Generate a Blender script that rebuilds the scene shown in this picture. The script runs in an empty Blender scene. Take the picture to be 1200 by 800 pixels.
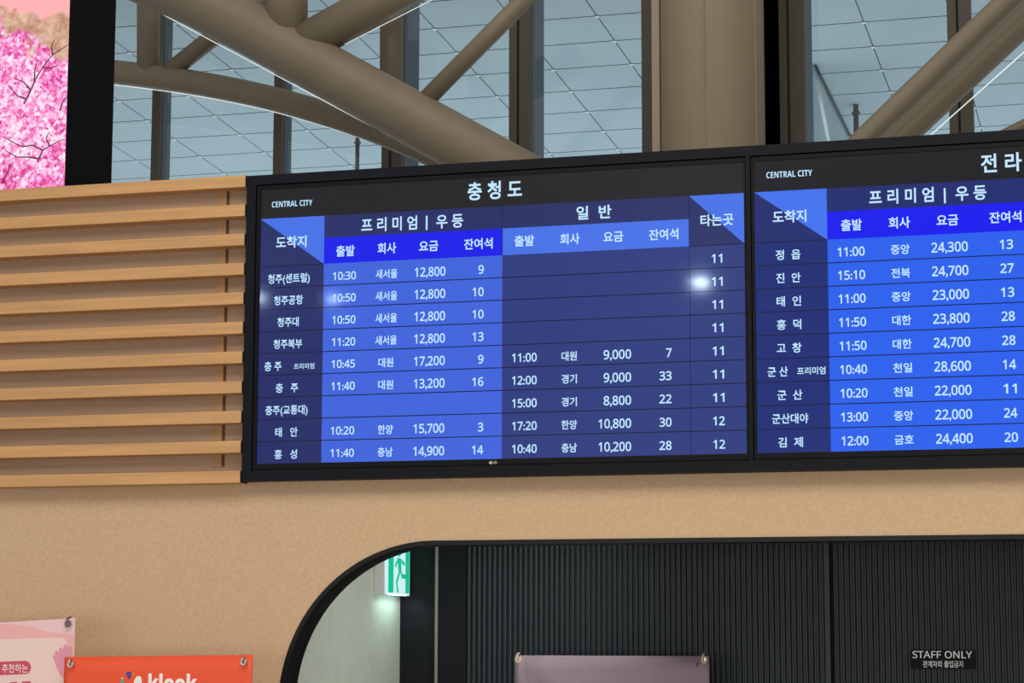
import bpy, bmesh, math, random
from mathutils import Vector, Matrix, Quaternion
random.seed(7)
SC = bpy.context.scene
COL = SC.collection

# ------------------------------------------------------------------ camera
S = 1.372                              # metres per survey unit (75 inch displays)
FPX = 2600.55                          # focal length in pixels of the 1200 px frame
RX, RY, RZ = -0.13317133, -0.28342723, -0.00203488
CU = (2.11008364, -0.42146294, 5.01816635)
CAMZ = 1.70
Z0 = CAMZ - S * CU[1]                  # height of the lower edge of the lit screens
def _rot():
    Rx = Matrix.Rotation(RX, 3, 'X'); Ry = Matrix.Rotation(RY, 3, 'Y'); Rz = Matrix.Rotation(RZ, 3, 'Z')
    return Rz @ Rx @ Ry
RT = _rot().transposed()
M = Matrix(((1, 0, 0), (0, 0, -1), (0, 1, 0)))
RB = M @ RT
CAM = Vector((S * CU[0], -S * CU[2], CAMZ))
cd = bpy.data.cameras.new('camera'); cam = bpy.data.objects.new('camera', cd); COL.objects.link(cam)
cam.matrix_world = Matrix.Translation(CAM) @ RB.to_4x4()
cd.sensor_width = 36.0; cd.lens = FPX / 1200 * 36.0; cd.clip_end = 300
SC.camera = cam
def ray(px, py):
    return RB @ Vector(((px - 600) / FPX, -(py - 400) / FPX, -1.0))
def P(px, py, Y=0.0):
    """point seen at a pixel of the photograph, on the plane y = Y"""
    d = ray(px, py)
    return CAM + d * ((Y - CAM.y) / d.y)
def mpp(px, py, Y=0.0):
    """metres (vertical) per pixel there"""
    return (P(px, py - .5, Y) - P(px, py + .5, Y)).length

# ------------------------------------------------------------------ light and exposure
SC.view_settings.view_transform = 'Standard'; SC.view_settings.look = 'None'
SC.view_settings.exposure = 0.0; SC.view_settings.gamma = 1.0
SC.view_settings.use_curve_mapping = False
w = bpy.data.worlds.new('world'); SC.world = w; w.use_nodes = True
bg = w.node_tree.nodes['Background']
bg.inputs[0].default_value = (0.96, 0.97, 1.0, 1); bg.inputs[1].default_value = 0.34
def area(name, loc, aim, sx, sy, power, col):
    l = bpy.data.lights.new(name, 'AREA'); l.shape = 'RECTANGLE'; l.size = sx; l.size_y = sy
    l.energy = power; l.color = col
    o = bpy.data.objects.new(name, l); COL.objects.link(o); o.location = loc
    o.rotation_euler = (Vector(aim) - Vector(loc)).to_track_quat('-Z', 'Y').to_euler()
    return o
area('hall_ceiling_light', (2.4, -6.0, 7.2), (1.6, 0.2, 1.6), 8, 3, 390, (1.0, 0.93, 0.83))
area('hall_front_fill', (2.6, -10.5, 1.35), (1.8, 0.2, 2.0), 14, 1.9, 300, (1.0, 0.94, 0.86))  # added low frontal fill, stands for no known lamp
area('hall_rear_light', (-1.0, 5.5, 12.0), (-1.0, 9.5, 4.0), 14, 4, 260, (1.0, 0.93, 0.82))
area('canopy_fill', (-3.0, 23.0, 1.0), (-3.0, 24.0, 9.0), 26, 12, 1050, (0.76, 0.92, 1.0))  # added fill to brighten the canopy underside, no fixture there
def downlight(px, py, Yl, r, power):
    """ceiling spot of the hall, standing where the glossy screens mirror it"""
    p = P(px, py, 0.0); d = (p - CAM).normalized(); d.y = -d.y
    q = p + d * ((Yl - p.y) / d.y)
    l = bpy.data.lights.new('hall_downlight', 'AREA'); l.shape = 'ELLIPSE'; l.size = r; l.size_y = r * .55; l.energy = power; l.color = (0.66, 0.84, 1.0)
    o = bpy.data.objects.new('hall_downlight', l); COL.objects.link(o); o.location = q
    o.rotation_euler = (p - q).to_track_quat('-Z', 'Y').to_euler()
downlight(821, 331, -9.0, 0.12, 10)
downlight(390, 350.5, -9.0, 0.08, 2.6)
downlight(301, 349, -9.0, 0.10, 6)

# ------------------------------------------------------------------ materials
def lin(c):
    return tuple(((v / 255) / 12.92 if v / 255 <= 0.04045 else ((v / 255 + 0.055) / 1.055) ** 2.4) for v in c)
def mat(name, rgb, rough=0.6, metal=0.0, spec=0.5, noise=0.0, scale=(8, 8, 8), bump=0.0, bscale=60.0, emit=None, es=1.0, coat=0.0, coatr=0.05):
    m = bpy.data.materials.new(name); m.use_nodes = True
    nt = m.node_tree; b = nt.nodes['Principled BSDF']
    c = lin(rgb)
    b.inputs['Base Color'].default_value = (*c, 1)
    b.inputs['Roughness'].default_value = rough; b.inputs['Metallic'].default_value = metal
    b.inputs['Specular IOR Level'].default_value = spec
    b.inputs['Coat Weight'].default_value = coat; b.inputs['Coat Roughness'].default_value = coatr
    if noise or bump:
        tc = nt.nodes.new('ShaderNodeTexCoord'); mp = nt.nodes.new('ShaderNodeMapping')
        mp.inputs['Scale'].default_value = scale
        nt.links.new(tc.outputs['Object'], mp.inputs['Vector'])
    if noise:
        n = nt.nodes.new('ShaderNodeTexNoise'); n.inputs['Scale'].default_value = 1.0; n.inputs['Detail'].default_value = 8; n.inputs['Roughness'].default_value = .62
        nt.links.new(mp.outputs[0], n.inputs['Vector'])
        r = nt.nodes.new('ShaderNodeValToRGB')
        r.color_ramp.elements[0].position = .28; r.color_ramp.elements[1].position = .72
        r.color_ramp.elements[0].color = (*[v * (1 - noise) for v in c], 1)
        r.color_ramp.elements[1].color = (*[min(1, v * (1 + noise)) for v in c], 1)
        nt.links.new(n.outputs['Fac'], r.inputs['Fac']); nt.links.new(r.outputs[0], b.inputs['Base Color'])
    if bump:
        n2 = nt.nodes.new('ShaderNodeTexNoise'); n2.inputs['Scale'].default_value = bscale; n2.inputs['Detail'].default_value = 6
        nt.links.new(tc.outputs['Object'], n2.inputs['Vector'])
        bp = nt.nodes.new('ShaderNodeBump'); bp.inputs['Strength'].default_value = bump; bp.inputs['Distance'].default_value = .004
        nt.links.new(n2.outputs['Fac'], bp.inputs['Height']); nt.links.new(bp.outputs[0], b.inputs['Normal'])
    if emit:
        b.inputs['Emission Color'].default_value = (*lin(emit), 1); b.inputs['Emission Strength'].default_value = es
    return m
def scr(name, rgb, es=1.0):            # a lit area of a glossy, slightly hazy display
    return mat(name, (8, 8, 10), rough=.26, spec=.20, emit=rgb, es=es, coat=.14, coatr=.05)

M_plaster = mat('beige_plaster', (203, 173, 137), .85, noise=.09, scale=(70, 70, 70), bump=.5, bscale=190)
M_oak = mat('oak', (196, 150, 98), .5, noise=.17, scale=(2.2, 30, 62))
M_oakpanel = mat('oak_panel', (164, 136, 110), .6, noise=.15, scale=(1.6, 30, 50))
M_oakbatten = mat('oak_batten', (166, 128, 86), .6, noise=.14, scale=(40, 30, 3))
M_seam = mat('dark_wood_edge', (92, 50, 24), .7)
M_endcap = mat('black_end_cap', (10, 10, 11), .6)
M_housing = mat('charcoal_powder_coat', (12, 15, 23), .55, spec=.15, noise=.06, scale=(60, 60, 60), bump=.1, bscale=500)
M_groove = mat('black_gap', (6, 6, 7), .7)
M_bezel = mat('black_bezel', (9, 9, 12), .5, spec=.15)
M_frame = mat('black_frame', (13, 14, 17), .45, spec=.25, noise=.06, scale=(30, 30, 30))
M_rib = mat('dark_fluted_panel', (38, 49, 56), .5, noise=.08, scale=(20, 20, 2))
M_gap = mat('black_recess', (5, 6, 7), .8)
M_white = mat('pale_painted_wall', (176, 182, 170), .8, noise=.06, scale=(14, 14, 14), bump=.25, bscale=60)
M_strip = mat('brushed_metal_strip', (150, 145, 136), .4, metal=.4)
M_steel = mat('taupe_painted_steel', (140, 127, 106), .48, noise=.07, scale=(3, 3, 3), bump=.2, bscale=25)
M_column = mat('taupe_column_paint', (148, 133, 108), .5, noise=.06, scale=(3, 3, 1), bump=.12, bscale=18)
M_mullb = mat('brown_mullion', (84, 74, 64), .5, noise=.08, scale=(6, 6, 2))
M_mullg = mat('grey_mullion_side', (88, 98, 104), .5, noise=.06, scale=(6, 6, 2))
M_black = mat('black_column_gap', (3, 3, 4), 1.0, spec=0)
M_tile = mat('canopy_tile', (186, 200, 204), .7, noise=.05, scale=(.7, .7, .7))
M_joint = mat('dark_tile_joint', (62, 74, 78), .8)
M_clip = mat('white_tile_clip', (235, 240, 240), .5)
M_rim = mat('rim_highlight', (232, 236, 236), .35, emit=(214, 224, 226), es=.9)  # glowing colour imitating the bright rim reflection on the pipes
M_rust = mat('brown_post', (98, 84, 74), .6)
M_floor = mat('pale_stone_floor', (170, 164, 155), .3, noise=.08, scale=(2, 2, 2))
M_chrome = mat('steel_hook', (196, 192, 186), .3, metal=.8)
M_ring = mat('cream_plastic_hook', (214, 196, 170), .5)
M_pole = mat('grey_pole', (120, 120, 122), .4, metal=.6)

# glass pane
M_glass = bpy.data.materials.new('clear_glass'); M_glass.use_nodes = True
nt = M_glass.node_tree; nt.nodes.clear()
go = nt.nodes.new('ShaderNodeOutputMaterial'); mx = nt.nodes.new('ShaderNodeMixShader'); tr = nt.nodes.new('ShaderNodeBsdfTransparent'); gl = nt.nodes.new('ShaderNodeBsdfGlossy')
tr.inputs[0].default_value = (.95, .985, 1, 1); gl.inputs['Roughness'].default_value = .05; mx.inputs[0].default_value = .05
nt.links.new(tr.outputs[0], mx.inputs[1]); nt.links.new(gl.outputs[0], mx.inputs[2]); nt.links.new(mx.outputs[0], go.inputs[0])

# ------------------------------------------------------------------ helpers
def box(bm, a, b, mi=0):
    (x0, y0, z0), (x1, y1, z1) = a, b
    v = [bm.verts.new(c) for c in ((x0, y0, z0), (x1, y0, z0), (x1, y1, z0), (x0, y1, z0), (x0, y0, z1), (x1, y0, z1), (x1, y1, z1), (x0, y1, z1))]
    for f in ((0, 3, 2, 1), (4, 5, 6, 7), (0, 1, 5, 4), (1, 2, 6, 5), (2, 3, 7, 6), (3, 0, 4, 7)):
        bm.faces.new([v[i] for i in f]).material_index = mi
def poly(bm, pts, y, mi=0):
    """flat polygon in a plane facing the viewer; pts are (x, z)"""
    f = bm.faces.new([bm.verts.new((x, y, z)) for x, z in pts]); f.material_index = mi
    f.normal_update()
    if f.normal.y > 0: f.normal_flip()
    return f
def slab(bm, pts, y0, y1, mi=0):
    """outline (x, z) extruded from y0 to y1"""
    n = len(pts)
    A = [bm.verts.new((x, y0, z)) for x, z in pts]; B = [bm.verts.new((x, y1, z)) for x, z in pts]
    fs = [bm.faces.new(A), bm.faces.new(B[::-1])] + [bm.faces.new((A[i], B[i], B[(i + 1) % n], A[(i + 1) % n])) for i in range(n)]
    for f in fs: f.material_index = mi
    bmesh.ops.recalc_face_normals(bm, faces=fs)
def tube(bm, pts, r, seg=28, mi=0):
    pts = [Vector(p) for p in pts]; rings = []
    up = None
    for i, p in enumerate(pts):
        t = (pts[min(i + 1, len(pts) - 1)] - pts[max(i - 1, 0)]).normalized()
        if up is None:
            up = Vector((0, 1, 0)) if abs(t.y) < .9 else Vector((1, 0, 0))
        u = (up - t * up.dot(t)).normalized(); v = t.cross(u); up = u
        rr = r[i] if isinstance(r, (list, tuple)) else r
        rings.append([bm.verts.new(p + (u * math.cos(2 * math.pi * k / seg) + v * math.sin(2 * math.pi * k / seg)) * rr) for k in range(seg)])
    for a, b in zip(rings, rings[1:]):
        for k in range(seg):
            f = bm.faces.new((a[k], a[(k + 1) % seg], b[(k + 1) % seg], b[k])); f.smooth = True; f.material_index = mi
    for rg in (rings[0], rings[-1]):
        bm.faces.new(rg).material_index = mi
    bmesh.ops.recalc_face_normals(bm, faces=bm.faces[:])
def obj(name, bm, mats, parent=None, bevel=0.0):
    me = bpy.data.meshes.new(name); bm.to_mesh(me); bm.free()
    for m in (mats if isinstance(mats, (list, tuple)) else [mats]): me.materials.append(m)
    o = bpy.data.objects.new(name, me); COL.objects.link(o)
    if parent is not None:
        o.parent = parent
        o.matrix_parent_inverse = Matrix.Translation(-world_loc(parent))
    if bevel:
        md = o.modifiers.new('bevel', 'BEVEL'); md.width = bevel; md.segments = 2; md.limit_method = 'ANGLE'
    return o
def world_loc(o):
    return Vector(o.get('_w', (0, 0, 0)))
def thing(name, label, cat, loc=(0, 0, 0), group=None):
    o = bpy.data.objects.new(name, None); COL.objects.link(o); o.location = loc; o['_w'] = list(loc)
    o['label'] = label; o['category'] = cat
    if group: o['group'] = group
    return o
def struct(name, bm, mats, label=None, cat=None, bevel=0.0):
    o = obj(name, bm, mats, bevel=bevel); o['kind'] = 'structure'
    if label: o['label'] = label
    if cat: o['category'] = cat
    return o
def glyphs(text, bold=0.0, spacing=1.0):
    """outline mesh of a line of writing: verts (x, y) in em, faces"""
    t_ = ''
    for ch in text:
        if ch.isdigit(): ch = chr(0x1D7E2 + int(ch))
        elif 'A' <= ch <= 'Z': ch = chr((0x1D5D4 if 'CITY' in text else 0x1D5A0) + ord(ch) - 65)
        elif 'a' <= ch <= 'z': ch = chr(0x1D5EE + ord(ch) - 97)
        t_ += ch
    c = bpy.data.curves.new('writing', 'FONT'); c.body = t_; c.offset = bold; c.space_character = spacing; c.resolution_u = 3
    o = bpy.data.objects.new('writing', c); COL.objects.link(o)
    dg = bpy.context.evaluated_depsgraph_get(); me = bpy.data.meshes.new_from_object(o.evaluated_get(dg))
    vs = [(v.co.x, v.co.y) for v in me.vertices]; fs = [list(p.vertices) for p in me.polygons]
    bpy.data.objects.remove(o); bpy.data.curves.remove(c); bpy.data.meshes.remove(me)
    return vs, fs
def put_text(bm, text, xl, xr, zc, em, y, bold=0.0, mid=.38, mi=0, mapf=None):
    """fit a line of writing between xl and xr, its middle at height zc"""
    vs, fs = glyphs(text, bold)
    a = min(v[0] for v in vs); b = max(v[0] for v in vs); k = (xr - xl) / (b - a)
    V = []
    for vx, vy in vs:
        p = (xl + (vx - a) * k, y, zc + (vy - mid) * em)
        V.append(bm.verts.new(mapf(p) if mapf else p))
    for f in fs:
        try: bm.faces.new([V[i] for i in f]).material_index = mi
        except ValueError: pass
def hang(text): return any(ord(ch) > 0x1100 for ch in text)

# ------------------------------------------------------------------ the big wall with its rounded opening
YW = 0.055                                     # plaster face
WT = 0.115                                      # wall thickness
def arc_opening(cx, cz, r, x_right, n=28):
    """outline of the opening from the lower left jamb up, over and down the right"""
    pts = [(cx - r, 0.0)]
    pts += [(cx - r * math.cos(t), cz + r * math.sin(t)) for t in [math.pi / 2 * i / n for i in range(n + 1)]]
    cx2 = x_right - r
    pts += [(cx2 + r * math.sin(t), cz + r * math.cos(t)) for t in [math.pi / 2 * i / n for i in range(n + 1)]]
    pts.append((x_right, 0.0))
    return pts
topz = 2.019                                    # crown of the opening
lft = 0.0707                                    # left jamb
RA = 0.5394
XR_open = 5.6
open_out = arc_opening(lft + RA, topz - RA, RA, XR_open)
wall_top = P(100, 219.5, YW).z
slat_end = P(288, 400, -.02).x
XL, XRW = -5.0, 9.0
bm = bmesh.new()
outline = [(XL, 0.0)] + open_out + [(XRW, 0.0), (XRW, wall_top - .02), (XL, wall_top - .02)]
slab(bm, outline, YW, YW + WT)
struct('wall_front', bm, M_plaster)
# black rolled frame lining the opening
FW, FD = 0.0150, 0.115
open_in = arc_opening(lft + RA, topz - RA, RA, XR_open)
bm = bmesh.new()
inn = arc_opening(lft + RA, topz - RA, RA - FW, XR_open - FW)
inn = [(x, z) for x, z in inn]
# inner outline with the same vertex count, shifted inwards
n = len(open_out)
ya, yb = YW - .006, YW + FD
O0 = [bm.verts.new((x, ya, z)) for x, z in open_out]; I0 = [bm.verts.new((x, ya, z)) for x, z in inn]
O1 = [bm.verts.new((x, yb, z)) for x, z in open_out]; I1 = [bm.verts.new((x, yb, z)) for x, z in inn]
for i in range(n - 1):
    bm.faces.new((O0[i], O0[i + 1], I0[i + 1], I0[i])); f = bm.faces.new((I0[i], I0[i + 1], I1[i + 1], I1[i])); f.smooth = True
    bm.faces.new((I1[i], I1[i + 1], O1[i + 1], O1[i])); f = bm.faces.new((O1[i], O1[i + 1], O0[i + 1], O0[i])); f.smooth = True
bmesh.ops.recalc_face_normals(bm, faces=bm.faces[:])
struct('trim_1', bm, M_frame)

# ------------------------------------------------------------------ recess behind the opening
XS = lft + FW - 0.02                            # face of the pale side wall
def y_on_x(px, X):
    d = ray(px, 760); t = (X - CAM.x) / d.x
    return CAM.y + d.y * t
YB = y_on_x(467.3, XS)                          # back panels
print('XS', XS, 'YB', YB, 'topz', topz, 'walltop', wall_top)
ZC = 2.55
bm = bmesh.new(); box(bm, (XS - .12, YW + WT, 0), (XS, YB + .1, ZC)); struct('wall_left', bm, M_white)
bm = bmesh.new(); box(bm, (XS - .12, YW + WT, ZC), (XR_open + .8, YB + .1, ZC + .08)); struct('ceiling_recess', bm, M_white)
bpy.data.objects['ceiling_recess'].name = 'ceiling'
l = bpy.data.lights.new('recess_fill', 'AREA'); l.shape = 'RECTANGLE'; l.size = .5; l.size_y = .3; l.energy = 6.0; l.color = (.96, 1, .95); l.spread = math.radians(95)  # added fill that brightens the pale side wall, no real fitting
o = bpy.data.objects.new('recess_fill', l); COL.objects.link(o); o.location = (XS + 1.15, .62, 2.5)
o.rotation_euler = (Vector((XS, .75, 1.45)) - o.location).to_track_quat('-Z', 'Y').to_euler()
# back panels
def ribs(bm, xa, xb, pitch, yf, z0, z1):
    n = max(1, round((xb - xa) / pitch)); p = (xb - xa) / n
    prof = []
    for i in range(n):
        x = xa + i * p
        prof += [(x, yf + .014), (x + .26 * p, yf + .014), (x + .36 * p, yf + .0015), (x + .55 * p, yf), (x + .78 * p, yf + .0015), (x + .94 * p, yf + .014)]
    prof += [(xb, yf + .014), (xb, yf + .03), (xa, yf + .03)]
    A = [bm.verts.new((x, y, z0)) for x, y in prof]; B = [bm.verts.new((x, y, z1)) for x, y in prof]
    m = len(prof)
    for i in range(m): bm.faces.new((A[i], A[(i + 1) % m], B[(i + 1) % m], B[i]))
    bmesh.ops.recalc_face_normals(bm, faces=bm.faces[:])
pitch = P(906.5, 720, YB).x - P(900, 720, YB).x
x511a, x511b = P(510.3, 720, YB).x, P(513.3, 720, YB).x
x547 = P(546, 720, YB).x; x966 = P(966.5, 720, YB).x; x972 = P(972.5, 720, YB).x; x977 = P(977, 720, YB).x
bm = bmesh.new()
ribs(bm, x547, x966, pitch, YB, 0, ZC)
box(bm, (x966, YB - .002, 0), (x972, YB + .06, ZC))
struct('wall_back', bm, M_rib)
M_flat = mat('smooth_black_panel', (14, 17, 24), .5, spec=.25)
bm = bmesh.new(); box(bm, (XS, YB + .012, 0), (x511a, YB + .06, ZC)); box(bm, (x511b, YB + .002, 0), (x547, YB + .06, ZC)); struct('trim_4', bm, M_flat)
bm = bmesh.new(); box(bm, (x511a, YB - .008, 0), (x511b, YB + .05, ZC)); struct('trim_2', bm, M_strip, bevel=.001)
bm = bmesh.new(); box(bm, (x972, YB + .03, 0), (x977, YB + .06, ZC)); box(bm, (x977 + round(1.25 / pitch) * pitch - .004, YB + .031, 0), (x977 + round(1.25 / pitch) * pitch + .016, YB + .06, ZC)); struct('trim_3', bm, M_gap)
bm = bmesh.new(); ribs(bm, x977, x977 + round(1.25 / pitch) * pitch, pitch, YB, 0.01, ZC); xd = x977 + round(1.25 / pitch) * pitch
struct('door_1', bm, M_rib)
bm = bmesh.new(); ribs(bm, xd + .012, XR_open + .8, pitch, YB, 0, ZC); struct('wall_right', bm, M_rib)

# floor
bm = bmesh.new(); box(bm, (-14, -14, -.1), (18, 15, 0)); struct('floor', bm, M_floor)

# ------------------------------------------------------------------ oak slat cladding left of the board
YSF = -0.016                                   # slat front
YSP = YW - .012                                # backing panel front
zs_top = [P(150, y, YSF).z for y in (213.2, 247.4, 281.2, 314.3, 347.6, 381, 413.6, 447, 480.8, 514.6)]
# measured tops of the slats, at x = 150
tops = [214.3, 248.2, 281.5, 314.6, 348.3, 381.7, 415.6, 450.2, 485.1, 520.0, 554.0]
slat_cl = thing('slat_cladding', 'horizontal oak slats on an oak back panel, left of the departure boards', 'wall cladding', (-2, YSP, P(0, 571, YSF).z))
W_ = 1.2096 * S; x_end = -.0300 * W_ - .0032
ztop = P(0, 222.3, YSF).z; zbot = P(0, 557.0, YSF).z
bm = bmesh.new(); box(bm, (XL, YSP, zbot), (-.0300 * W_ - .0012, YW - .0015, ztop - .006)); obj('backing_panel', bm, M_oakpanel, slat_cl)
xb0, xb1, xb2 = P(255, 300, YSP).x, P(265, 300, YSP).x, P(267.5, 300, YSP).x
bm = bmesh.new(); box(bm, (xb0, YSP - .006, zbot + .02), (xb1, YSP + .001, ztop - .02)); obj('batten', bm, M_oakbatten, slat_cl)
bm = bmesh.new(); box(bm, (xb1, YSP - .005, zbot + .02), (xb2, YSP + .001, ztop - .02)); obj('panel_joint', bm, M_seam, slat_cl)
SH = P(0, 222.3, YSF).z - P(0, 235.6, YSF).z
for i in range(11):
    zt = ztop + (zbot - ztop) * i / 10
    bm = bmesh.new(); box(bm, (XL, YSF, zt - SH), (x_end, YSP + .001, zt))
    s = obj('slat', bm, M_oak, slat_cl, bevel=.0015); s['_w'] = [0, 0, 0]
    bm = bmesh.new(); box(bm, (x_end, YSF + .002, zt - SH + .001), (x_end + .002, YSP, zt - .001))
    e = obj('end_cap', bm, M_endcap); e.parent = s; e.matrix_parent_inverse = s.matrix_parent_inverse.inverted()
    e.matrix_parent_inverse = Matrix.Identity(4) if False else Matrix.Identity(4)

# ------------------------------------------------------------------ departure boards
W, H = 1.2096 * S, 0.6804 * S
C1, C2, C3 = .1390, .5158, .8922
V_head, V_title, V_sub = .8925, .812, .7166
ROW = V_sub / 9
YH0, YH1 = -0.010, YW - .0015                          # housing front and back
def board(label, u_off, hx0, hx1, pal, name='departure_board'):
    x0 = u_off
    X = lambda u: x0 + u * W
    Z = lambda v: Z0 + v * H
    zb, zt = Z(-.0607), Z(1.0535)
    root = thing(name, label, 'departure board', ((hx0 + hx1) / 2, 0, zb))
    # housing: four mitred bars and a back plate
    bm = bmesh.new()
    bl = 0.0205 * W if hx0 < 0 else .0042 * W
    br = .0042 * W
    zi0, zi1 = Z(-.0235), Z(1.0185)
    xi0, xi1 = hx0 + bl, hx1 - br
    for pts in ([(hx0, zb), (hx1, zb), (xi1, zi0), (xi0, zi0)], [(hx0, zt), (xi0, zi1), (xi1, zi1), (hx1, zt)],
                [(hx0, zb), (xi0, zi0), (xi0, zi1), (hx0, zt)], [(hx1, zb), (hx1, zt), (xi1, zi1), (xi1, zi0)]):
        slab(bm, pts, YH0, YH1)
    obj('housing', bm, M_housing, root)
    bm = bmesh.new(); box(bm, (xi0, .010, zi0), (xi1, YH1 - .002, zi1)); obj('back_plate', bm, M_groove, root)
    # the display: bezel, picture, writing
    g = .0022
    bm = bmesh.new()
    o = [(xi0 + g, zi0 + .004), (xi1 - g, zi0 + .004), (xi1 - g, zi1 - .004), (xi0 + g, zi1 - .004)]
    i_ = [(X(0), Z(0)), (X(1), Z(0)), (X(1), Z(1)), (X(0), Z(1))]
    for k in range(4):
        slab(bm, [o[k], o[(k + 1) % 4], i_[(k + 1) % 4], i_[k]], -.004, .012)
    disp = obj('display', bm, M_bezel, root); disp['_w'] = [0, 0, 0]
    def sub(nm, bm, ms):
        o_ = obj(nm, bm, ms); o_.parent = disp; return o_
    # lit picture: one mesh of cells
    bm = bmesh.new()
    R = lambda u0, v0, u1, v1, mi, y=0.0: poly(bm, [(X(u0), Z(v0)), (X(u1), Z(v0)), (X(u1), Z(v1)), (X(u0), Z(v1))], y, mi)
    # 0 band, 1 dark cell, 2 light cell, 3 bright blue, 4 sub header light, 5 line, 6 dark right cells, 7 header navy
    R(0, V_head, 1, 1, 0)
    # destination heading, diagonally split
    poly(bm, [(X(0), Z(V_head)), (X(C1), Z(V_head)), (X(C1), Z(V_sub))], 0, 4)
    poly(bm, [(X(0), Z(V_head)), (X(C1), Z(V_sub)), (X(0), Z(V_sub))], 0, 7)
    R(C1, V_title, C2, V_head, 7); R(C2, V_title, C3, V_head, 7)
    R(C1, V_sub, C2, V_title, 3); R(C2, V_sub, C3, V_title, 4)
    poly(bm, [(X(C3), Z(V_head)), (X(1), Z(V_head)), (X(1), Z(V_sub))], 0, 4)
    poly(bm, [(X(C3), Z(V_head)), (X(1), Z(V_sub)), (X(C3), Z(V_sub))], 0, 7)
    R(0, 0, C1, V_sub, 1); R(C1, 0, C2, V_sub, 2); R(C2, 0, C3, V_sub, 6); R(C3, 0, 1, V_sub, 6)
    t = .0018
    for k in range(0, 9):
        v = k * ROW
        if k: R(0, v - t, 1, v + t, 5, -.0003)
    R(0, V_sub - t, C1, V_sub + t, 5, -.0003); R(C3, V_sub - t, 1, V_sub + t, 5, -.0003)
    R(C2 - .0007, V_sub, C2 + .0007, V_head, 5, -.0003); R(C3 - .0007, 0, C3 + .0007, V_head, 5, -.0003)
    return bm, sub
PX0 = 0.0; UR = 1.23361891 * S
XSEAM = 1.0088 * W
palL = [scr('screen_band_west', (26, 25, 27)), scr('screen_dark_west', (30, 38, 100)), scr('screen_light_west', (60, 98, 218)), scr('screen_blue_west', (12, 18, 232)),
        scr('screen_heading_west', (68, 112, 230)), scr('screen_line_west', (12, 16, 56)), scr('screen_cell_west', (40, 54, 124)), scr('screen_navy_west', (34, 42, 100))]
palR = [scr('screen_band_east', (17, 16, 21)), scr('screen_dark_east', (16, 36, 114)), scr('screen_light_east', (34, 94, 236)), scr('screen_blue_east', (4, 8, 238)),
        scr('screen_heading_east', (62, 112, 236)), scr('screen_line_east', (6, 12, 60)), scr('screen_cell_east', (32, 46, 122)), scr('screen_navy_east', (22, 36, 108))]
M_txt = mat('lit_white_writing', (20, 20, 22), .4, emit=(186, 226, 255), es=1.0)
M_logo = mat('small_grey_print', (190, 180, 176), .5)
bm1, sub1 = board('black framed bus departure board headed 충청도, beside the oak slats', PX0, -.0300 * W, XSEAM, palL)
bm2, sub2 = board('black framed bus departure board headed 전라, at the right edge of the photo', UR, XSEAM, UR + 1.0300 * W, palR)

YT = -.0006
def line(bm, text, xl, xr, yc, empx, bold=.012):
    bold = min(.021, bold * 1.25) if hang(text) else (0 if 'CITY' in text else .019)
    xm = (xl + xr) / 2
    zc = P(xm, yc, YT).z; em = empx * mpp(xm, yc, YT)
    # keep the measured width along the board
    a, b = P(xl, yc, YT).x, P(xr, yc, YT).x
    put_text(bm, text, a, b, zc, em, YT, bold, .38 if hang(text) else .357, 8)
def yrow(px, r, board_u):
    """height in the photo of the middle of row r (0..8) at column px"""
    v = V_sub - ROW * (r + .5)
    z = Z0 + v * H
    lo, hi = 150.0, 600.0
    for _ in range(30):
        m_ = (lo + hi) / 2
        if P(px, m_, 0).z > z: lo = m_
        else: hi = m_
    return m_
def put_rows(bm, rows, em, bold, x0_top, x1_top, x0_bot, x1_bot, dy=0.0):
    """rows: (row, text, xl, xr)"""
    for r, text, xl, xr in rows:
        line(bm, text, xl, xr, yrow((xl + xr) / 2, r, 0) + dy, em, bold)
def lerp(a, b, t): return a + (b - a) * t

bm = bm1
line(bm, 'CENTRAL CITY', 318.7, 366, 238.4, 9.3, .018)
line(bm, '충 청 도', 548, 611.8, 222.6, 22.5, .022)
line(bm, '프 리 미 엄', 423.5, 488.8, 262.2, 17.5, .018); line(bm, '|', 499, 501, 258.8, 17.5, .018); line(bm, '우 등', 511.2, 542.7, 258.8, 17.5, .018)
line(bm, '일  반', 675.5, 716.5, 248.6, 17, .018)
line(bm, '도착지', 323.5, 359.2, 283.3, 14.6, .02)
line(bm, '타는곳', 820.8, 859.6, 257.4, 14.8, .02)
for t_, a, b, y in (('출발', 394, 415.7, 293.8), ('회사', 442.5, 464.3, 290.6), ('요금', 491, 513.6, 288), ('잔여석', 543.8, 577.3, 285.4),
                    ('출발', 603, 626, 282), ('회사', 656.4, 679.3, 279.8), ('요금', 707, 730.3, 277), ('잔여석', 760.5, 795, 274.4)):
    line(bm, t_, a, b, y, 13.6, .018)
for r, t_, a, b in ((0, '청주(센트럴)', 314, 363), (1, '청주공항', 321, 355), (2, '청주대', 325, 350), (3, '청주북부', 320.5, 354), (4, '충 주', 309.8, 329.8),
                    (5, '충   주', 323, 349.3), (6, '충주(교통대)', 311, 360.5), (7, '태   안', 322.5, 348.7), (8, '홍   성', 321.5, 348)):
    line(bm, t_, a, b, yrow((a + b) / 2, r, 0) + 2.2, 11.8, .014)
line(bm, '프리미엄', 344.3, 368.2, yrow(356, 4, 0) + 3.2, 7.4, .012)
for r, t_ in enumerate(('10:30', '10:50', '10:50', '11:20', '10:45', '11:40', None, '10:20', '11:40')):
    if t_: k = r / 8; line(bm, t_, lerp(390, 387.2, k), lerp(417.2, 414.8, k), yrow(403, r, 0) + 2.2, 12.6, .014)
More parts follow.
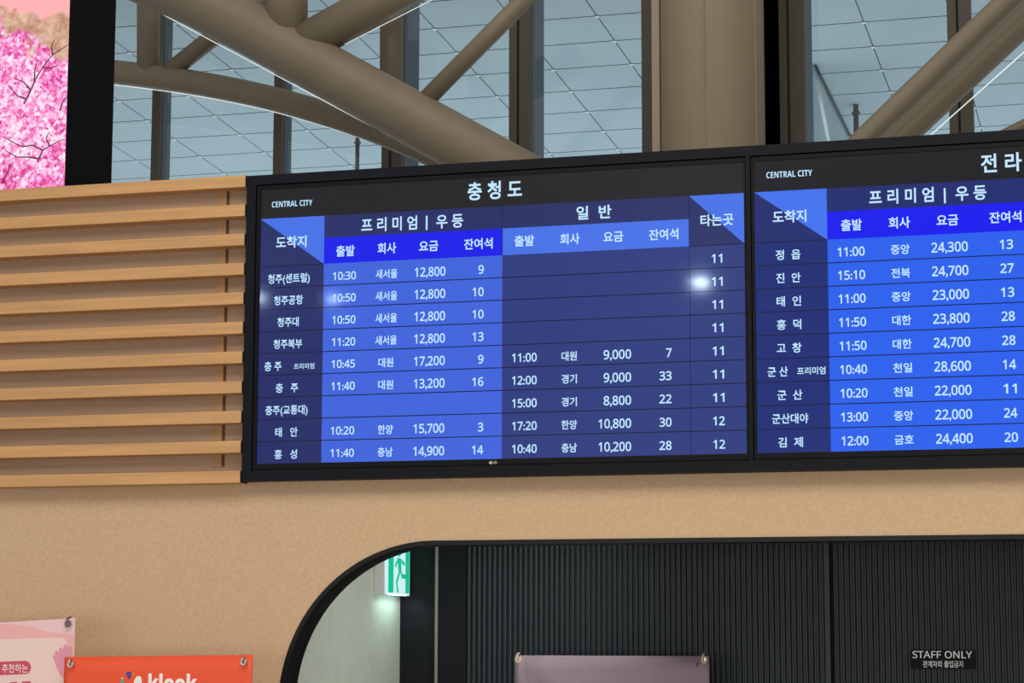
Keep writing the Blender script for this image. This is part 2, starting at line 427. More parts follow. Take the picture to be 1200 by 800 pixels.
for r, t_ in enumerate(('새서울', '새서울', '새서울', '새서울', '대원', '대원', None, '한양', '충남')):
    if t_:
        k = r / 8; c = lerp(453, 451.3, k); h = 12.7 if len(t_) == 3 else 8.8
        line(bm, t_, c - h, c + h, yrow(c, r, 0) + 2.2, 11.6, .014)
for r, t_ in enumerate(('12,800', '12,800', '12,800', '12,800', '17,200', '13,200', None, '15,700', '14,900')):
    if t_: k = r / 8; line(bm, t_, lerp(486, 484.2, k), lerp(522, 520.5, k), yrow(503, r, 0) + 2.2, 14.4, .014)
for r, t_ in enumerate(('9', '10', '10', '13', '9', '16', None, '3', '14')):
    if t_:
        k = r / 8; rt = lerp(567, 566.2, k); line(bm, t_, rt - (6.4 if len(t_) == 1 else 13.2), rt, yrow(560, r, 0) + 2.2, 13.6, .014)
for r, a in ((4, '11:00'), (5, '12:00'), (6, '15:00'), (7, '17:20'), (8, '10:40')):
    line(bm, a, 600, 629, yrow(615, r, 0) + 2.2, 13.4, .016)
for r, a in ((4, '대원'), (5, '경기'), (6, '경기'), (7, '한양'), (8, '충남')):
    line(bm, a, 658, 676, yrow(667, r, 0) + 2.2, 11.6, .014)
for r, a in ((4, '9,000'), (5, '9,000'), (6, '8,800'), (7, '10,800'), (8, '10,200')):
    line(bm, a, 707.3 if len(a) == 5 else 701.3, 739.6, yrow(722, r, 0) + 2.2, 14.4, .016)
for r, a in ((4, '7'), (5, '33'), (6, '22'), (7, '30'), (8, '28')):
    line(bm, a, 787 - (6.4 if len(a) == 1 else 14.2), 787, yrow(780, r, 0) + 2.2, 13.8, .016)
for r, a in enumerate(('11',) * 7 + ('12',) * 2):
    k = r / 8; line(bm, a, lerp(833.8, 836, k), lerp(846.4, 849.8, k), yrow(840, r, 0) + 2.2, 13.8, .018)
sub1('screen', bm, palL + [M_txt])
bm = bmesh.new()
a = P(574.9, 542, -.0046); r_ = .0052
poly(bm, [(a.x + r_ * math.cos(t * math.pi / 8), a.z + r_ * math.sin(t * math.pi / 8)) for t in range(16)], -.0046)
put_text(bm, 'LG', P(578.3, 542, 0).x, P(582.6, 542, 0).x, P(580, 541.7, 0).z, 4.6 * mpp(580, 542), -.0046, .02, .345)
sub1('maker_mark', bm, M_logo)

bm = bm2
line(bm, 'CENTRAL CITY', 898, 951.8, 203.8, 10, .018)
line(bm, '전 라 도', 1149.3, 1224.5, 189.6, 23.5, .022)
line(bm, '프 리 미 엄', 1018.5, 1094.2, 229.4, 18.6, .018); line(bm, '|', 1106, 1108.2, 226.8, 18.6, .018); line(bm, '우 등', 1119.7, 1156, 225.8, 18.6, .018)
line(bm, '도착지', 905.5, 945, 253.4, 15.4, .02)
for t_, a, b, y in (('출발', 985.5, 1010, 263.4), ('회사', 1041.3, 1066.5, 260.6), ('요금', 1097.5, 1123, 257.6), ('잔여석', 1159.3, 1197, 254.2)):
    line(bm, t_, a, b, y, 14.2, .018)
for r, t_, a, b in ((0, '정  읍', 909, 938), (1, '진  안', 909.5, 938.2), (2, '태  인', 910, 938.8), (3, '흥  덕', 910.2, 939), (4, '고  창', 910.3, 939.3),
                    (5, '군 산', 899.5, 923.3), (6, '군  산', 911, 940.2), (7, '군산대야', 904.8, 947.3), (8, '김  제', 912, 941)):
    line(bm, t_, a, b, yrow((a + b) / 2, r, 0) + 1.6, 12.6, .014)
line(bm, '프리미엄', 934.2, 967.3, yrow(950, 5, 0) + 1.6, 9.6, .014)
for r, t_ in enumerate(('11:00', '15:10', '11:00', '11:50', '11:50', '10:40', '10:20', '13:00', '12:00')):
    k = r / 8; line(bm, t_, lerp(981.5, 986.2, k), lerp(1013.3, 1017.8, k), yrow(999, r, 0) + 1.6, 14.2, .012)
for r, t_ in enumerate(('중앙', '전북', '중앙', '대한', '대한', '천일', '천일', '중앙', '금호')):
    k = r / 8; line(bm, t_, lerp(1043.8, 1048.3, k), lerp(1066, 1070.8, k), yrow(1056, r, 0) + 1.6, 12.3, .014)
for r, t_ in enumerate(('24,300', '24,700', '23,000', '23,800', '24,700', '28,600', '22,000', '22,000', '24,400')):
    k = r / 8; line(bm, t_, lerp(1091.4, 1096.8, k), lerp(1134.2, 1140, k), yrow(1115, r, 0) + 1.6, 15.4, .012)
for r, t_ in enumerate(('13', '27', '13', '28', '28', '14', '11', '24', '20')):
    k = r / 8; line(bm, t_, lerp(1171.5, 1177.2, k), lerp(1187.2, 1193, k), yrow(1182, r, 0) + 1.6, 14.8, .012)
sub2('screen', bm, palR + [M_txt])

# ------------------------------------------------------------------ video screen up left, behind the wall
YV = 0.75
vs_ = thing('video_screen', 'tall video screen with a black frame showing pink azalea blossom, above the oak slats', 'video screen', P(40, 240, YV))
c_in = P(83, 110, YV).x; c_out = P(114, 110, YV).x
zv0 = P(100, 232, YV).z; zv1 = zv0 + 2.4; xv0 = P(-420, 110, YV).x
bm = bmesh.new(); box(bm, (c_in, YV - .03, zv0), (c_out, YV + .14, zv1)); box(bm, (xv0 - .12, YV - .03, zv0), (xv0, YV + .14, zv1))
box(bm, (xv0, YV - .03, zv1 - .12), (c_in, YV + .14, zv1)); box(bm, (xv0, YV + .06, zv0), (c_in, YV + .14, zv1 - .12))
obj('frame', bm, mat('matt_black_screen_frame', (7, 7, 9), .7, spec=.1), vs_)
bm = bmesh.new(); box(bm, (xv0 + .4, YV + .02, 0), (xv0 + .52, YV + .14, zv0)); box(bm, (c_in - .3, YV + .02, 0), (c_in - .18, YV + .14, zv0)); obj('stand', bm, M_frame, vs_)
# picture
mp_ = bpy.data.materials.new('azalea_picture'); mp_.use_nodes = True
nt = mp_.node_tree; bsdf = nt.nodes['Principled BSDF']; L = nt.links
bsdf.inputs['Base Color'].default_value = (.01, .01, .01, 1); bsdf.inputs['Roughness'].default_value = .6
tc = nt.nodes.new('ShaderNodeTexCoord')
def N(t, **k):
    n_ = nt.nodes.new(t)
    for a_, b_ in k.items(): n_.inputs[a_].default_value = b_
    return n_
def ramp(cols):
    r = nt.nodes.new('ShaderNodeValToRGB')
    while len(r.color_ramp.elements) < len(cols): r.color_ramp.elements.new(.5)
    for e, (p_, c_) in zip(r.color_ramp.elements, cols): e.position = p_; e.color = (*lin(c_), 1)
    return r
n1 = N('ShaderNodeTexNoise', Scale=60.0, Detail=6.0, Roughness=.7)
n2 = N('ShaderNodeTexNoise', Scale=9.0, Detail=3.0)
vo = N('ShaderNodeTexVoronoi', Scale=70.0)
for q in (n1, n2, vo): L.new(tc.outputs['Object'], q.inputs['Vector'])
mm = N('ShaderNodeMath'); mm.operation = 'MULTIPLY_ADD'; mm.inputs[1].default_value = .52; L.new(n1.outputs['Fac'], mm.inputs[0])
m2 = N('ShaderNodeMath'); m2.operation = 'MULTIPLY'; m2.inputs[1].default_value = .30; L.new(n2.outputs['Fac'], m2.inputs[0]); L.new(m2.outputs[0], mm.inputs[2])
m3 = N('ShaderNodeMath'); m3.operation = 'MULTIPLY_ADD'; m3.inputs[1].default_value = .17; sc_ = N('ShaderNodeSeparateColor'); L.new(vo.outputs['Color'], sc_.inputs[0]); L.new(sc_.outputs[0], m3.inputs[0]); L.new(mm.outputs[0], m3.inputs[2])
bl_ = ramp([(.30, (104, 34, 60)), (.365, (214, 34, 126)), (.43, (238, 90, 176)), (.50, (250, 164, 218)), (.59, (255, 236, 246))])
L.new(m3.outputs[0], bl_.inputs[0])
n3 = N('ShaderNodeTexNoise', Scale=26.0, Detail=5.0, Roughness=.65); L.new(tc.outputs['Object'], n3.inputs['Vector'])
tan_ = ramp([(.3, (170, 116, 92)), (.5, (206, 160, 132)), (.7, (236, 200, 178))]); L.new(n3.outputs['Fac'], tan_.inputs[0])
sep = N('ShaderNodeSeparateXYZ'); L.new(tc.outputs['Object'], sep.inputs[0])
zA = P(40, 20, YV).z; zB = P(40, 75, YV).z; vz = vs_.location.z; vx = vs_.location.x
# picture mesh has world coordinates (its thing is at an offset), so compare with world heights
wob = N('ShaderNodeMath'); wob.operation = 'MULTIPLY_ADD'; wob.inputs[1].default_value = .46; L.new(n2.outputs['Fac'], wob.inputs[0]); L.new(sep.outputs['Z'], wob.inputs[2])
wx = N('ShaderNodeMath'); wx.operation = 'MULTIPLY_ADD'; wx.inputs[1].default_value = .55; L.new(sep.outputs['X'], wx.inputs[0]); L.new(wob.outputs[0], wx.inputs[2])
th = N('ShaderNodeMapRange'); off = .23 + .55 * P(45, 50, YV).x
th.inputs['From Min'].default_value = P(45, 62, YV).z + off; th.inputs['From Max'].default_value = P(45, 52, YV).z + off; L.new(wx.outputs[0], th.inputs['Value'])
mixa = N('ShaderNodeMix'); mixa.data_type = 'RGBA'; L.new(th.outputs[0], mixa.inputs[0]); L.new(bl_.outputs[0], mixa.inputs[6]); L.new(tan_.outputs[0], mixa.inputs[7])
th2 = N('ShaderNodeMapRange'); o2 = .23
th2.inputs['From Min'].default_value = P(45, 20, YV).z + o2; th2.inputs['From Max'].default_value = P(45, 12, YV).z + o2; L.new(wob.outputs[0], th2.inputs['Value'])
mixb = N('ShaderNodeMix'); mixb.data_type = 'RGBA'; L.new(th2.outputs[0], mixb.inputs[0]); L.new(mixa.outputs[2], mixb.inputs[6]); mixb.inputs[7].default_value = (*lin((252, 176, 176)), 1)
L.new(mixb.outputs[2], bsdf.inputs['Emission Color']); bsdf.inputs['Emission Strength'].default_value = 1.0
M_twig = mat('dark_twigs_on_screen', (10, 8, 8), .6, emit=(92, 40, 58))
bm = bmesh.new()
poly(bm, [(xv0, zv0), (c_in, zv0), (c_in, zv1 - .12), (xv0, zv1 - .12)], YV)
def twig(pts, w0, w1):
    q = [P(x, y, YV - .001) for x, y in pts]
    m_ = mpp(40, 100, YV)
    for i in range(len(q) - 1):
        a, b = q[i], q[i + 1]; wa = lerp(w0, w1, i / (len(q) - 1)) * m_ / 2; wb = lerp(w0, w1, (i + 1) / (len(q) - 1)) * m_ / 2
        d = (b - a).normalized(); nx, nz = -d.z, d.x
        poly(bm, [(a.x + nx * wa, a.z + nz * wa), (b.x + nx * wb, b.z + nz * wb), (b.x - nx * wb, b.z - nz * wb), (a.x - nx * wa, a.z - nz * wa)], YV - .001, 1)
for tw in ([(28, 122), (36, 106), (42, 92), (52, 76), (62, 64), (76, 55), (83, 50)], [(40, 96), (41, 80), (44, 70)], [(36, 106), (28, 96), (18, 92)], [(50, 79), (60, 80), (68, 76)],
           [(44, 190), (50, 176), (60, 170), (74, 163)], [(50, 176), (38, 170), (26, 172), (14, 166), (4, 160)], [(46, 186), (34, 184), (20, 184), (6, 176)], [(58, 171), (54, 162), (58, 154)],
           [(62, 64), (60, 54), (64, 46)], [(30, 116), (20, 112), (10, 100)], [(2, 214), (10, 200), (12, 190)], [(70, 130), (74, 118), (80, 112)]):
    twig(tw, 2.0, .9)
obj('picture', bm, [mp_, M_twig], vs_)

# ------------------------------------------------------------------ curtain wall: mullions and panes
YF = 13.0
Zt = 12.0
mull = [(-130, -112, -100), (38, 47, 58), (179.5, 189, 200.5), (322, 332, 342), (448.5, 472, 490.5), (597, 622, 637), (752.5, 765, 765.5), (911, 943.5, 952), (1112, 1140, 1142), (1254, 1282, 1283), (1396, 1424, 1425), (1538, 1566, 1567), (1680, 1708, 1709), (1822, 1850, 1851)]
def xat(px, Y): return P(px, 110, Y).x
def y_hi(px, X):
    d = ray(px, 110); return CAM.y + d.y * (X - CAM.x) / d.x
for i, (a, b, c) in enumerate(mull):
    if i + 1 < len(mull):
        bm = bmesh.new(); box(bm, (xat(b, YF) - .01, YF + .06, .02), (xat(mull[i + 1][0], YF) + .01, YF + .07, Zt))
        pane = struct('window_%d' % (i + 1), bm, M_glass)
        pane['_w'] = [0, 0, 0]
    bm = bmesh.new()
    xa, xb = xat(a, YF), xat(b, YF)
    box(bm, (xa, YF - .02, 0), (xb, YF + .10, Zt))
    if b - a > 20:       # the wider ones are a pair of bars with a dark slot
        s0 = lerp(xa, xb, .38); box(bm, (s0, YF - .025, 0), (s0 + .02, YF + .02, Zt), 1)
    m_ = obj('mullion', bm, [M_mullb, M_gap], pane)
    if c - b > 3:
        dx = max(.02, .0)
        bm = bmesh.new(); xc = xb
        # depth that shows as the grey return face
        Yr = y_hi(c, xb); Yr = min(max(Yr, YF + .12), YF + 1.2)
        box(bm, (xb - .04, YF + .05, 0), (xb + .004, Yr, Zt))
        g_ = obj('mullion_side', bm, M_mullg, pane)

# ------------------------------------------------------------------ steel column and its casing bars
YC = 11.6
cx = (P(776, 110, YC).x + P(895.5, 110, YC).x) / 2; cr = (P(895.5, 110, YC).x - P(776, 110, YC).x) / 2
colm = thing('steel_column', 'thick round taupe column rising behind the departure boards', 'column', (cx, YC, 0))
bm = bmesh.new(); tube(bm, [(cx, YC, 0), (cx, YC, 12)], cr, 64); obj('shaft', bm, M_column, colm)
bm = bmesh.new()
for px in (837, 890):
    u = (P(px, 110, YC).x - cx) / cr; px_ = cx + cr * u; py_ = YC - cr * math.sqrt(1 - u * u)
    box(bm, (px_ - .010, py_ - .006, 0), (px_ + .010, py_ + .03, 12))
obj('weld_seam', bm, M_column, colm)
bm = bmesh.new(); box(bm, (P(765.5, 110, YC).x, YC - .05, 0), (P(774.5, 110, YC).x, YC + .1, 12)); 
o_ = obj('side_post', bm, mat('pale_taupe_post', (176, 158, 140), .5), colm)
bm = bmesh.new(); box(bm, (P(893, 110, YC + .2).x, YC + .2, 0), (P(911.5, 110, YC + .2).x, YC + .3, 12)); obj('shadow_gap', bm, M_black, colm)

# ------------------------------------------------------------------ trusses
def pipe(root, name, pts, rpx, Y, m=M_steel, seg=32):
    q = [P(x, y, Y) if len(t) == 2 else P(x, y, t[2]) for t in pts for x, y in [t[:2]]]
    mid = pts[len(pts) // 2]
    r = rpx * mpp(mid[0], mid[1], Y)
    bm = bmesh.new(); tube(bm, q, r, seg); return obj(name, bm, m, root)
def smooth(pts, n=8):
    out = []
    for i in range(len(pts) - 1):
        p0 = pts[max(i - 1, 0)]; p1 = pts[i]; p2 = pts[i + 1]; p3 = pts[min(i + 2, len(pts) - 1)]
        for k in range(n):
            t = k / n
            out.append(tuple(.5 * (2 * p1[j] + (p2[j] - p0[j]) * t + (2 * p0[j] - 5 * p1[j] + 4 * p2[j] - p3[j]) * t * t + (3 * p1[j] - p0[j] - 3 * p2[j] + p3[j]) * t ** 3) for j in (0, 1)))
    out.append(pts[-1]); return out
YTR = 11.2
tr1 = thing('roof_truss', 'taupe steel pipe truss crossing the windows above the left departure board', 'truss', P(400, 120, YTR))
pipe(tr1, 'diagonal_chord', [(-60, -122), (227, 37 - 39.5 + 2), (297, 36), (517, 157), (760, 291)], 30.2, YTR)
arch = smooth([(-60, 81), (60, 81), (115, 82.5), (200, 92.5), (262, 103), (323, 116.5), (400, 139), (470, 165), (540, 197), (600, 228)])
pipe(tr1, 'arch_chord', arch, 14.0, YTR + .9)
pipe(tr1, 'post', [(174, -60), (174, 88)], 13.2, YTR + .9)
pipe(tr1, 'brace', [(196, 86), (330, -20)], 10.5, YTR + .9)
pipe(tr1, 'branch', [(352, 54), (560, -62)], 23.5, YTR)
pipe(tr1, 'post', [(336, -70), (336, 48)], 24, YTR)
pipe(tr1, 'post', [(458.5, -20), (458.5, 110)], 13.2, YTR + .5)
pipe(tr1, 'brace', [(488, 128), (660, -46)], 10.6, YTR)
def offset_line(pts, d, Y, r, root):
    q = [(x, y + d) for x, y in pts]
    pipe(root, 'rim_highlight', q, r, Y, M_rim, 10)  # painted highlight: thin glowing line along the pipe's edge
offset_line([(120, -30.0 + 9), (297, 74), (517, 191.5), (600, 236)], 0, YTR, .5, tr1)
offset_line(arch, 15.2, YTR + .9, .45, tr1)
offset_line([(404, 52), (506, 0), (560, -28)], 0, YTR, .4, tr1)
tr2 = thing('roof_truss', 'pair of taupe steel pipes slanting up at the top right corner', 'truss', P(1100, 90, YTR))
pipe(tr2, 'upper_pipe', [(955, 221), (1013, 161), (1180, 0), (1260, -77)], 12.6, YTR - .1)
pipe(tr2, 'lower_pipe', [(985, 221), (1056, 158.5), (1210, 14), (1290, -60)], 17.5, YTR + .3)
pipe(tr2, 'side_pipe', [(1120, 186), (1190, 150), (1290, 100), (1500, -8), (1700, -110)], 5.5, YTR + .5)
pipe(tr2, 'rim_highlight', [(1040, 203), (1092, 157), (1200, 61), (1260, 8)], .65, YTR + .3, M_rim, 10)  # same painted rim highlight below the lower pipe

# ------------------------------------------------------------------ tiled canopy ceiling beyond the glass
D0 = 26.0
p0 = P(700, 80, CAM.y + D0); TS = math.tan(math.radians(4.45))
def onceil(px, py):
    d = ray(px, py)      # plane z = p0.z - TS (y - p0.y)
    t = (p0.z - TS * (CAM.y - p0.y) - CAM.z) / (d.z + TS * d.y)
    return CAM + d * t
ry = [onceil(700, y).y for y in (20, 48, 76.7, 104.5, 129.5, 154.5)]
cxs = [onceil(*q).x for q in ((270, 80), (552, 80), (650, 81), (740, 75), (1033, 82))]
dy = (ry[-1] - ry[0]) / 5; y0c = sum(ry) / 6 - 2.5 * dy
ks = (-5, -2, -1, 0, 3); mk = sum(ks) / 5; mx_ = sum(cxs) / 5
dx = sum((k - mk) * (x - mx_) for k, x in zip(ks, cxs)) / sum((k - mk) ** 2 for k in ks); x0c = mx_ - dx * mk
print('ceil', ry, dy, cxs, dx)
bm = bmesh.new(); GX, GY = .006, .011
zc_ = lambda y: p0.z - TS * (y - p0.y)
for i in range(-13, 16):
    for j in range(-2, 17):
        xa, xb = x0c + i * dx + GX, x0c + (i + 1) * dx - GX; ya, yb = y0c + j * dy + GY, y0c + (j + 1) * dy - GY
        v = [bm.verts.new((x, y, zc_(y))) for x, y in ((xa, ya), (xa, yb), (xb, yb), (xb, ya))]
        bm.faces.new(v)
        c_ = [(xa - GX + a_, ya - GY + b_) for a_, b_ in ((-.045, 0), (0, .04), (.045, 0), (0, -.04))]
        bm.faces.new([bm.verts.new((x, y, zc_(y) - .012)) for x, y in c_]).material_index = 2
xa, xb, ya, yb = x0c - 13.5 * dx, x0c + 16.5 * dx, y0c - 2 * dy, y0c + 17 * dy
lo = [bm.verts.new((x, y, zc_(y) + .02)) for x, y in ((xa, ya), (xa, yb), (xb, yb), (xb, ya))]; hi = [bm.verts.new(v.co + Vector((0, 0, .2))) for v in lo]
for f in ((lo[0], lo[1], lo[2], lo[3]), (hi[3], hi[2], hi[1], hi[0])) + tuple((lo[i], hi[i], hi[(i + 1) % 4], lo[(i + 1) % 4]) for i in range(4)):
    bm.faces.new(f).material_index = 1
struct('ceiling_canopy', bm, [M_tile, M_joint, M_clip]).name = 'ceiling.001'
# far end wall of the canopy and the pale cross wall
bm = bmesh.new(); box(bm, (xa, yb - .3, 0), (xb, yb, zc_(yb) + .1)); struct('wall_far', bm, M_tile)
q0, q1 = onceil(953, 75), onceil(995, 160)
xw = (q0.x + q1.x) / 2
bm = bmesh.new()
A = [bm.verts.new(c) for c in ((q0.x, q0.y, 0), (q1.x, q1.y, 0), (q1.x, q1.y, q1.z - .02), (q0.x, q0.y, q0.z - .02))]
Bv = [bm.verts.new(v.co + Vector((-.2, 0, 0))) for v in A]
bm.faces.new(A); bm.faces.new(Bv[::-1])
for i in range(4): bm.faces.new((A[i], Bv[i], Bv[(i + 1) % 4], A[(i + 1) % 4]))
bmesh.ops.recalc_face_normals(bm, faces=bm.faces[:])
struct('wall_outer', bm, M_tile)
bm = bmesh.new(); tube(bm, [q0 + Vector((.03, 0, -.03)), q1 + Vector((.03, 0, -.03))], .014, 10); struct('trim_5', bm, M_joint)
def on_plane_x(px, py, X):
    d = ray(px, py); return CAM + d * ((X - CAM.x) / d.x)
e0, e1 = on_plane_x(957.5, 96, xw + .16), on_plane_x(971.5, 168, xw + .16)
bm = bmesh.new(); tube(bm, [e0, e1], .022, 12); struct('trim_6', bm, M_clip)
for px, pt, pb, wpx, lab in ((419, 166, 240, 2.4, 'short thin post beyond the glass, seen under the arched pipe'), (1003, 131, 190, 3.0, 'short brown post beyond the glass, left of the slanting pipes')):
    q = onceil(px, pt); Yp = q.y - .3
    tp = P(px, pt, Yp); m_ = mpp(px, pt, Yp)
    bm = bmesh.new(); tube(bm, [(tp.x, Yp, 0), (tp.x, Yp, tp.z + .1)], wpx * m_, 12); tube(bm, [(tp.x, Yp, tp.z - 2.5 * m_), (tp.x, Yp, tp.z + .0)], wpx * 1.6 * m_, 12)
    o = obj('canopy_post', bm, M_rust); o['label'] = lab; o['category'] = 'post'

# ------------------------------------------------------------------ exit sign on the pale side wall
ex0, ex1 = XS + .0005, XS + .042
def on_x(px, py, X):
    d = ray(px, py); return CAM + d * ((X - CAM.x) / d.x)
ya_ = on_x(450.2, 690, ex1).y; yb_ = on_x(480.3, 690, ex1).y
zb_ = on_x(465, 697.6, ex1).z; zt_ = zb_ + (yb_ - ya_) * .62
zt_ = max(zt_, zb_ + .20)
es = thing('exit_sign', 'lit green exit sign with a running figure on the pale wall inside the arch', 'exit sign', (XS, (ya_ + yb_) / 2, zb_))
bm = bmesh.new(); box(bm, (ex0, ya_, zb_), (ex1, yb_, zt_)); obj('case', bm, mat('grey_sign_case', (214, 216, 220), .5), es, bevel=.002)
M_green = mat('lit_green', (5, 40, 25), .4, emit=(8, 190, 140)); M_lit = mat('lit_white', (60, 60, 60), .4, emit=(206, 236, 246))
bm = bmesh.new()
def sp(pts, mi, e):   # fractions along the face (0 near .. 1 far, 0 bottom .. 1 top)
    f = bm.faces.new([bm.verts.new((ex1 + e, ya_ + (yb_ - ya_) * u, zb_ + (zt_ - zb_) * v)) for u, v in pts]); f.material_index = mi
    f.normal_update()
    if f.normal.x < 0: f.normal_flip()
sp([(.02, .02), (.98, .02), (.98, .98), (.02, .98)], 1, .0006)
sp([(.14, .05), (.97, .05), (.97, .95), (.14, .95)], 0, .0012)
sp([(.34, .05), (.80, .05), (.80, .90), (.34, .90)], 1, .0018)
for pl in ([(.50, .84), (.58, .86), (.62, .80), (.58, .74), (.50, .75), (.47, .79)], [(.48, .72), (.62, .70), (.64, .46), (.52, .44)], [(.53, .46), (.60, .46), (.48, .22), (.42, .26)],
           [(.42, .26), (.48, .24), (.54, .06), (.47, .05)], [(.58, .48), (.65, .46), (.70, .36), (.64, .34)], [(.62, .40), (.68, .42), (.84, .40), (.86, .32), (.64, .33)],
           [(.48, .70), (.52, .66), (.42, .52), (.37, .56)], [(.62, .70), (.64, .62), (.76, .56), (.78, .62)]):
    sp(pl, 0, .0024)
obj('lit_face', bm, [M_green, M_lit], es)
l = bpy.data.lights.new('exit_sign_glow', 'AREA'); l.size = .05; l.size_y = .22; l.shape = 'RECTANGLE'; l.energy = .30; l.color = (.70, 1, .97)
o = bpy.data.objects.new('exit_sign_glow', l); COL.objects.link(o); o.location = (XS + .06, (ya_ + yb_) / 2, zb_ - .004); o.rotation_euler = (0, math.radians(25), 0)

# ------------------------------------------------------------------ staff only plate on the fluted door
tl, brp = P(1066.5, 761.5, YB - .006), P(1144, 783.8, YB - .006)
pt_ = thing('notice_plate', 'small black STAFF ONLY plate on the dark fluted door', 'sign', ((tl.x + brp.x) / 2, YB - .006, brp.z))
bm = bmesh.new(); box(bm, (tl.x, YB - .006, brp.z), (brp.x, YB + .001, tl.z)); obj('plate', bm, mat('black_acrylic', (9, 10, 16), .6, spec=.2), pt_, bevel=.0008)
bm = bmesh.new()
def pl_text(text, xl, xr, yc, em, bold):
    put_text(bm, text, P(xl, yc, YB - .007).x, P(xr, yc, YB - .007).x, P((xl + xr) / 2, yc, YB - .007).z, em * mpp(1100, yc, YB), YB - .007, bold, .38 if hang(text) else .357)
pl_text('STAFF ONLY', 1069.3, 1139.3, 766.8, 11.2, .012)
pl_text('관계자외 출입금지', 1081.5, 1128.5, 777.9, 8.6, .01)
obj('lettering', bm, mat('white_print', (250, 252, 255), .5), pt_)

# ------------------------------------------------------------------ banners on stands
def banner(name_label, corners, Y, mats, art, hooks, hookm, sag=0.0, wave=0.0):
    """corners: pixel (left, right, top left y, top right y)"""
    xl, xr, tl_, tr_ = corners
    a, b = P(xl, tl_, Y), P(xr, tr_, Y)
    wdt = b.x - a.x; zt1, zt2 = a.z, b.z; zlow = .12
    root = thing('banner_stand', name_label, 'banner', ((a.x + b.x) / 2, Y, 0))
    bm = bmesh.new(); nx, nz = 36, 30; g = []
    for j in range(nz + 1):
        r = []
        for i in range(nx + 1):
            u, v = i / nx, j / nz
            zt = zt1 + (zt2 - zt1) * u
            y = Y
            if wave:
                for cu, s_ in ((0, 1), (1, 1)):
                    d_ = abs(u - cu); ang = math.atan2(d_ * 2.2, v * 2.5 + 1e-3)
                    y += wave * math.sin(ang * 9.0) * math.exp(-((d_ * 2.6) ** 2 + (v * 2.2) ** 2) * 1.2) * min(1, 12 * (d_ + v))
            drop = sag * math.sin(math.pi * u) * (1 - v)
            r.append(bm.verts.new((a.x + wdt * u, y, zt + (zlow - zt) * v - drop)))
        g.append(r)
    for j in range(nz):
        for i in range(nx):
            f = bm.faces.new((g[j][i], g[j + 1][i], g[j + 1][i + 1], g[j][i + 1])); f.smooth = True
    sh = obj('sheet', bm, mats, root); sh['_w'] = [0, 0, 0]
    md = sh.modifiers.new('thick', 'SOLIDIFY'); md.thickness = .0016; md.offset = -1
    # crossed poles behind, on the floor
    bm = bmesh.new(); yb = Y + .045
    tube(bm, [(a.x + .04, Y + .012, zt1 - .02), (a.x + wdt * .5, yb, .75), (a.x + wdt * .92, Y + .012, .14)], .006, 10)
    tube(bm, [(a.x + wdt - .04, Y + .012, zt2 - .02), (a.x + wdt * .5, yb + .014, .75), (a.x + wdt * .08, Y + .012, .14)], .006, 10)
    tube(bm, [(a.x + wdt * .5, yb + .006, .78), (a.x + wdt * .5, Y + .20, .006)], .007, 10)
    tube(bm, [(a.x + wdt * .35, Y - .14, .006), (a.x + wdt * .5, yb + .006, .5)], .006, 10)
    tube(bm, [(a.x + wdt * .65, Y - .14, .006), (a.x + wdt * .5, yb + .006, .5)], .006, 10)
    obj('cross_poles', bm, M_pole, root)
    for hx, hy in hooks:
        c = P(hx, hy, Y - .004); r = 3.6 * mpp(hx, hy, Y)
        bm = bmesh.new()
        pts = [(c.x - r * .3, Y + .012, c.z + 2.0 * r), (c.x - r * .5, Y - .008, c.z + 1.5 * r)]
        for k in range(12):
            t = math.radians(120 + k * 26)
            pts.append((c.x + r * math.cos(t) * .8, Y - .012 - .003 * math.sin(k / 11 * math.pi), c.z - r * .1 + r * math.sin(t)))
        tube(bm, pts, 1.25 * mpp(hx, hy, Y), 10); obj('hook', bm, hookm, root)
        bm = bmesh.new(); 
        tube(bm, [(c.x, Y - .0035, c.z), (c.x, Y + .001, c.z)], r * .8, 18); obj('eyelet', bm, M_chrome, root)
    if art: art(root, sh)
    return root
def on_sheet(sh, nm, bm, ms):
    o = obj(nm, bm, ms); o.parent = sh; return o

M_purple = mat('mauve_fabric', (158, 138, 152), .55, noise=.04, scale=(20, 20, 20))
banner('mauve fabric banner on a stand in front of the dark fluted panels', (603, 831, 767.5, 768.5), YB - .22, M_purple, None, [(608, 772), (826, 772)], M_ring, wave=.011)

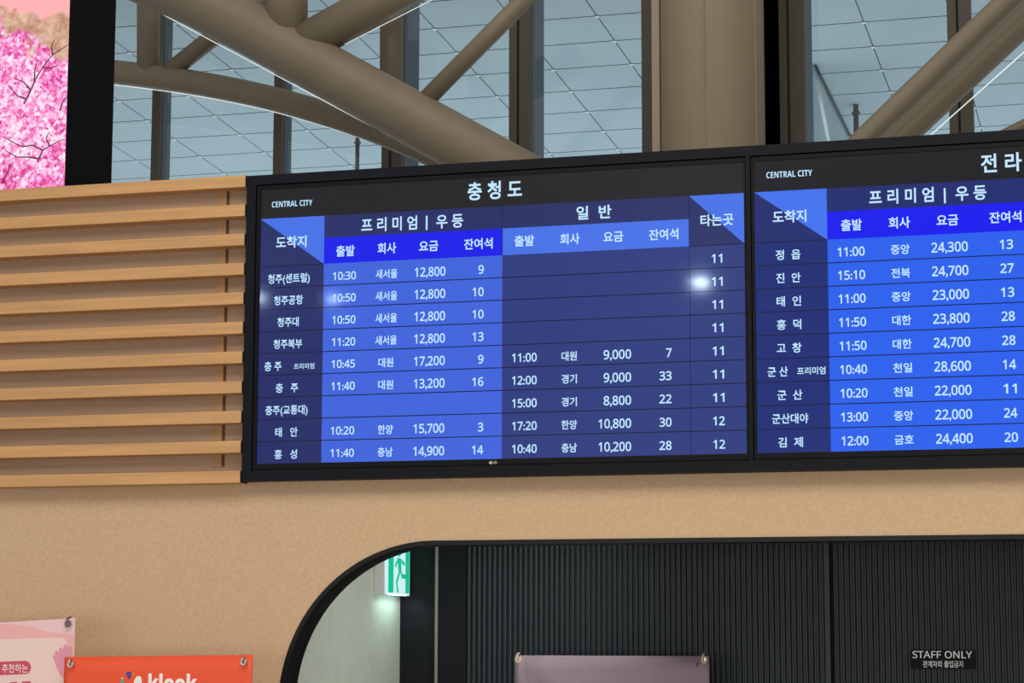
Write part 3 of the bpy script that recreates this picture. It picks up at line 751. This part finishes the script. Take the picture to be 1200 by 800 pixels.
# pink
YP = -.26
M_pink = mat('pale_pink_print', (238, 210, 200), .55)
M_pinkb = mat('rose_print', (238, 178, 176), .55); M_hand = mat('mauve_pink_print', (226, 152, 174), .55); M_pill = mat('crimson_print', (206, 72, 104), .55); M_paper = mat('white_print_on_banner', (245, 238, 232), .55)
M_edge = mat('lilac_pink_print', (238, 198, 202), .55)
def art_pink(root, sh):
    bm = bmesh.new()
    Q = lambda pts, mi, e: poly(bm, [(P(x, y, YP - e).x, P(x, y, YP - e).z) for x, y in pts], YP - e, mi)
    # pale top margin, rose band below it, rounded panel inside
    Q([(0, 729.5), (88, 724.6), (86.5, 790), (83, 1240), (-148, 1250), (-148, 740)], 3, .0012)
    Q([(0, 731), (9, 731), (20, 732), (40, 734.5), (49, 738.5), (62, 741), (86.5, 743), (85.8, 790), (82.4, 1240), (-148, 1250), (-148, 742)], 0, .0018)
    pts = [(0, 749), (40, 747.4), (70, 746.6)] + [(70 + 8.6 * math.sin(t), 755 - 8.4 * math.cos(t)) for t in (.3, .7, 1.1, 1.5)] + [(78.0, 790), (74, 1200), (-138, 1206), (-138, 757)]
    Q(pts, 4, .0024)
    # hand reaching in from the right
    Q([(61, 766.5), (64, 768), (64.5, 762.5), (67, 762), (68.8, 764), (69.5, 758.8), (72, 758.6), (73.6, 761), (75, 755), (77, 754.5), (78, 757), (84, 757.5), (83, 800), (76, 796), (70, 790), (66, 781)], 1, .0030)
    # crimson pill
    px = [(-60, 777.5), (28, 774)] + [(29 + 7.4 * math.cos(t), 781.8 - 7.9 * math.sin(t)) for t in (1.35, .9, .4, 0, -.4, -.9, -1.35)] + [(28, 789.6), (-60, 793.5), (-66, 786)]
    Q(px, 2, .0030)
    for xl_, xr_, t_ in ((3, 33.2, '추천하는'), (-12, -0.2, '이')):
        put_text(bm, t_, P(xl_, 783, YP).x, P(xr_, 783, YP).x, P((xl_ + xr_) / 2, 782.7 if xl_ > 0 else 784, YP).z, 11.2 * mpp(20, 783, YP), YP - .0036, .006, .38, 5)
    # crowns of the big letters below
    Q([(12, 799), (20, 798.6), (20, 812), (12, 812)], 2, .003); Q([(26, 798.2), (36, 797.8), (36, 801), (33, 801), (33, 815), (29, 815), (29, 801), (26, 801)], 2, .003)
    on_sheet(sh, 'artwork', bm, [M_pinkb, M_hand, M_pill, M_edge, M_pink, M_paper])
banner('pale pink banner with a crimson pill of writing, beside the orange banner', (-150, 88, 738, 724), YP, M_edge, art_pink, [(81, 730)], mat('dark_steel_hook', (120, 104, 104), .35, metal=.5))

# orange
YO = -.33
M_orange = mat('orange_print', (236, 84, 44), .55, noise=.02, scale=(10, 10, 10))
def art_orange(root, sh):
    bm = bmesh.new()
    Q = lambda pts, mi, e=.0012: poly(bm, [(P(x, y, YO - e).x, P(x, y, YO - e).z) for x, y in pts], YO - e, mi)
    put_text(bm, 'klook', P(174, 797, YO).x, P(231.5, 797, YO).x, P(202, 800.4, YO).z, 27 * mpp(200, 797, YO), YO - .0014, .02, .36, 0)
    Q([(147.5, 789), (149, 787), (154.2, 786.8), (152.6, 794.6), (150, 794.8)], 1)
    Q([(154.6, 788), (158.2, 788.6), (156.2, 792.2)], 3)
    Q([(140.3, 801), (141.5, 797), (144.2, 795), (145.4, 799), (144, 806), (140.5, 806)], 2); Q([(141.6, 794.4), (144.2, 793.2), (144, 795.4)], 0)
    Q([(156, 803), (157.4, 796.4), (160, 792.4), (163.4, 791.6), (165.8, 794), (166.2, 800), (165, 808), (157, 808)], 0)
    on_sheet(sh, 'logo', bm, [M_paper, mat('violet_print', (72, 62, 150), .55), mat('teal_print', (96, 160, 140), .55), mat('amber_print', (240, 130, 60), .55)])
banner('orange banner with a white logo hanging in front of the beige wall', (75.5, 296, 769.6, 767), YO, M_orange, art_orange, [(84, 777.5), (286.5, 775)], M_chrome)

# tidy up bookkeeping properties
for o in bpy.data.objects:
    if '_w' in o: del o['_w']
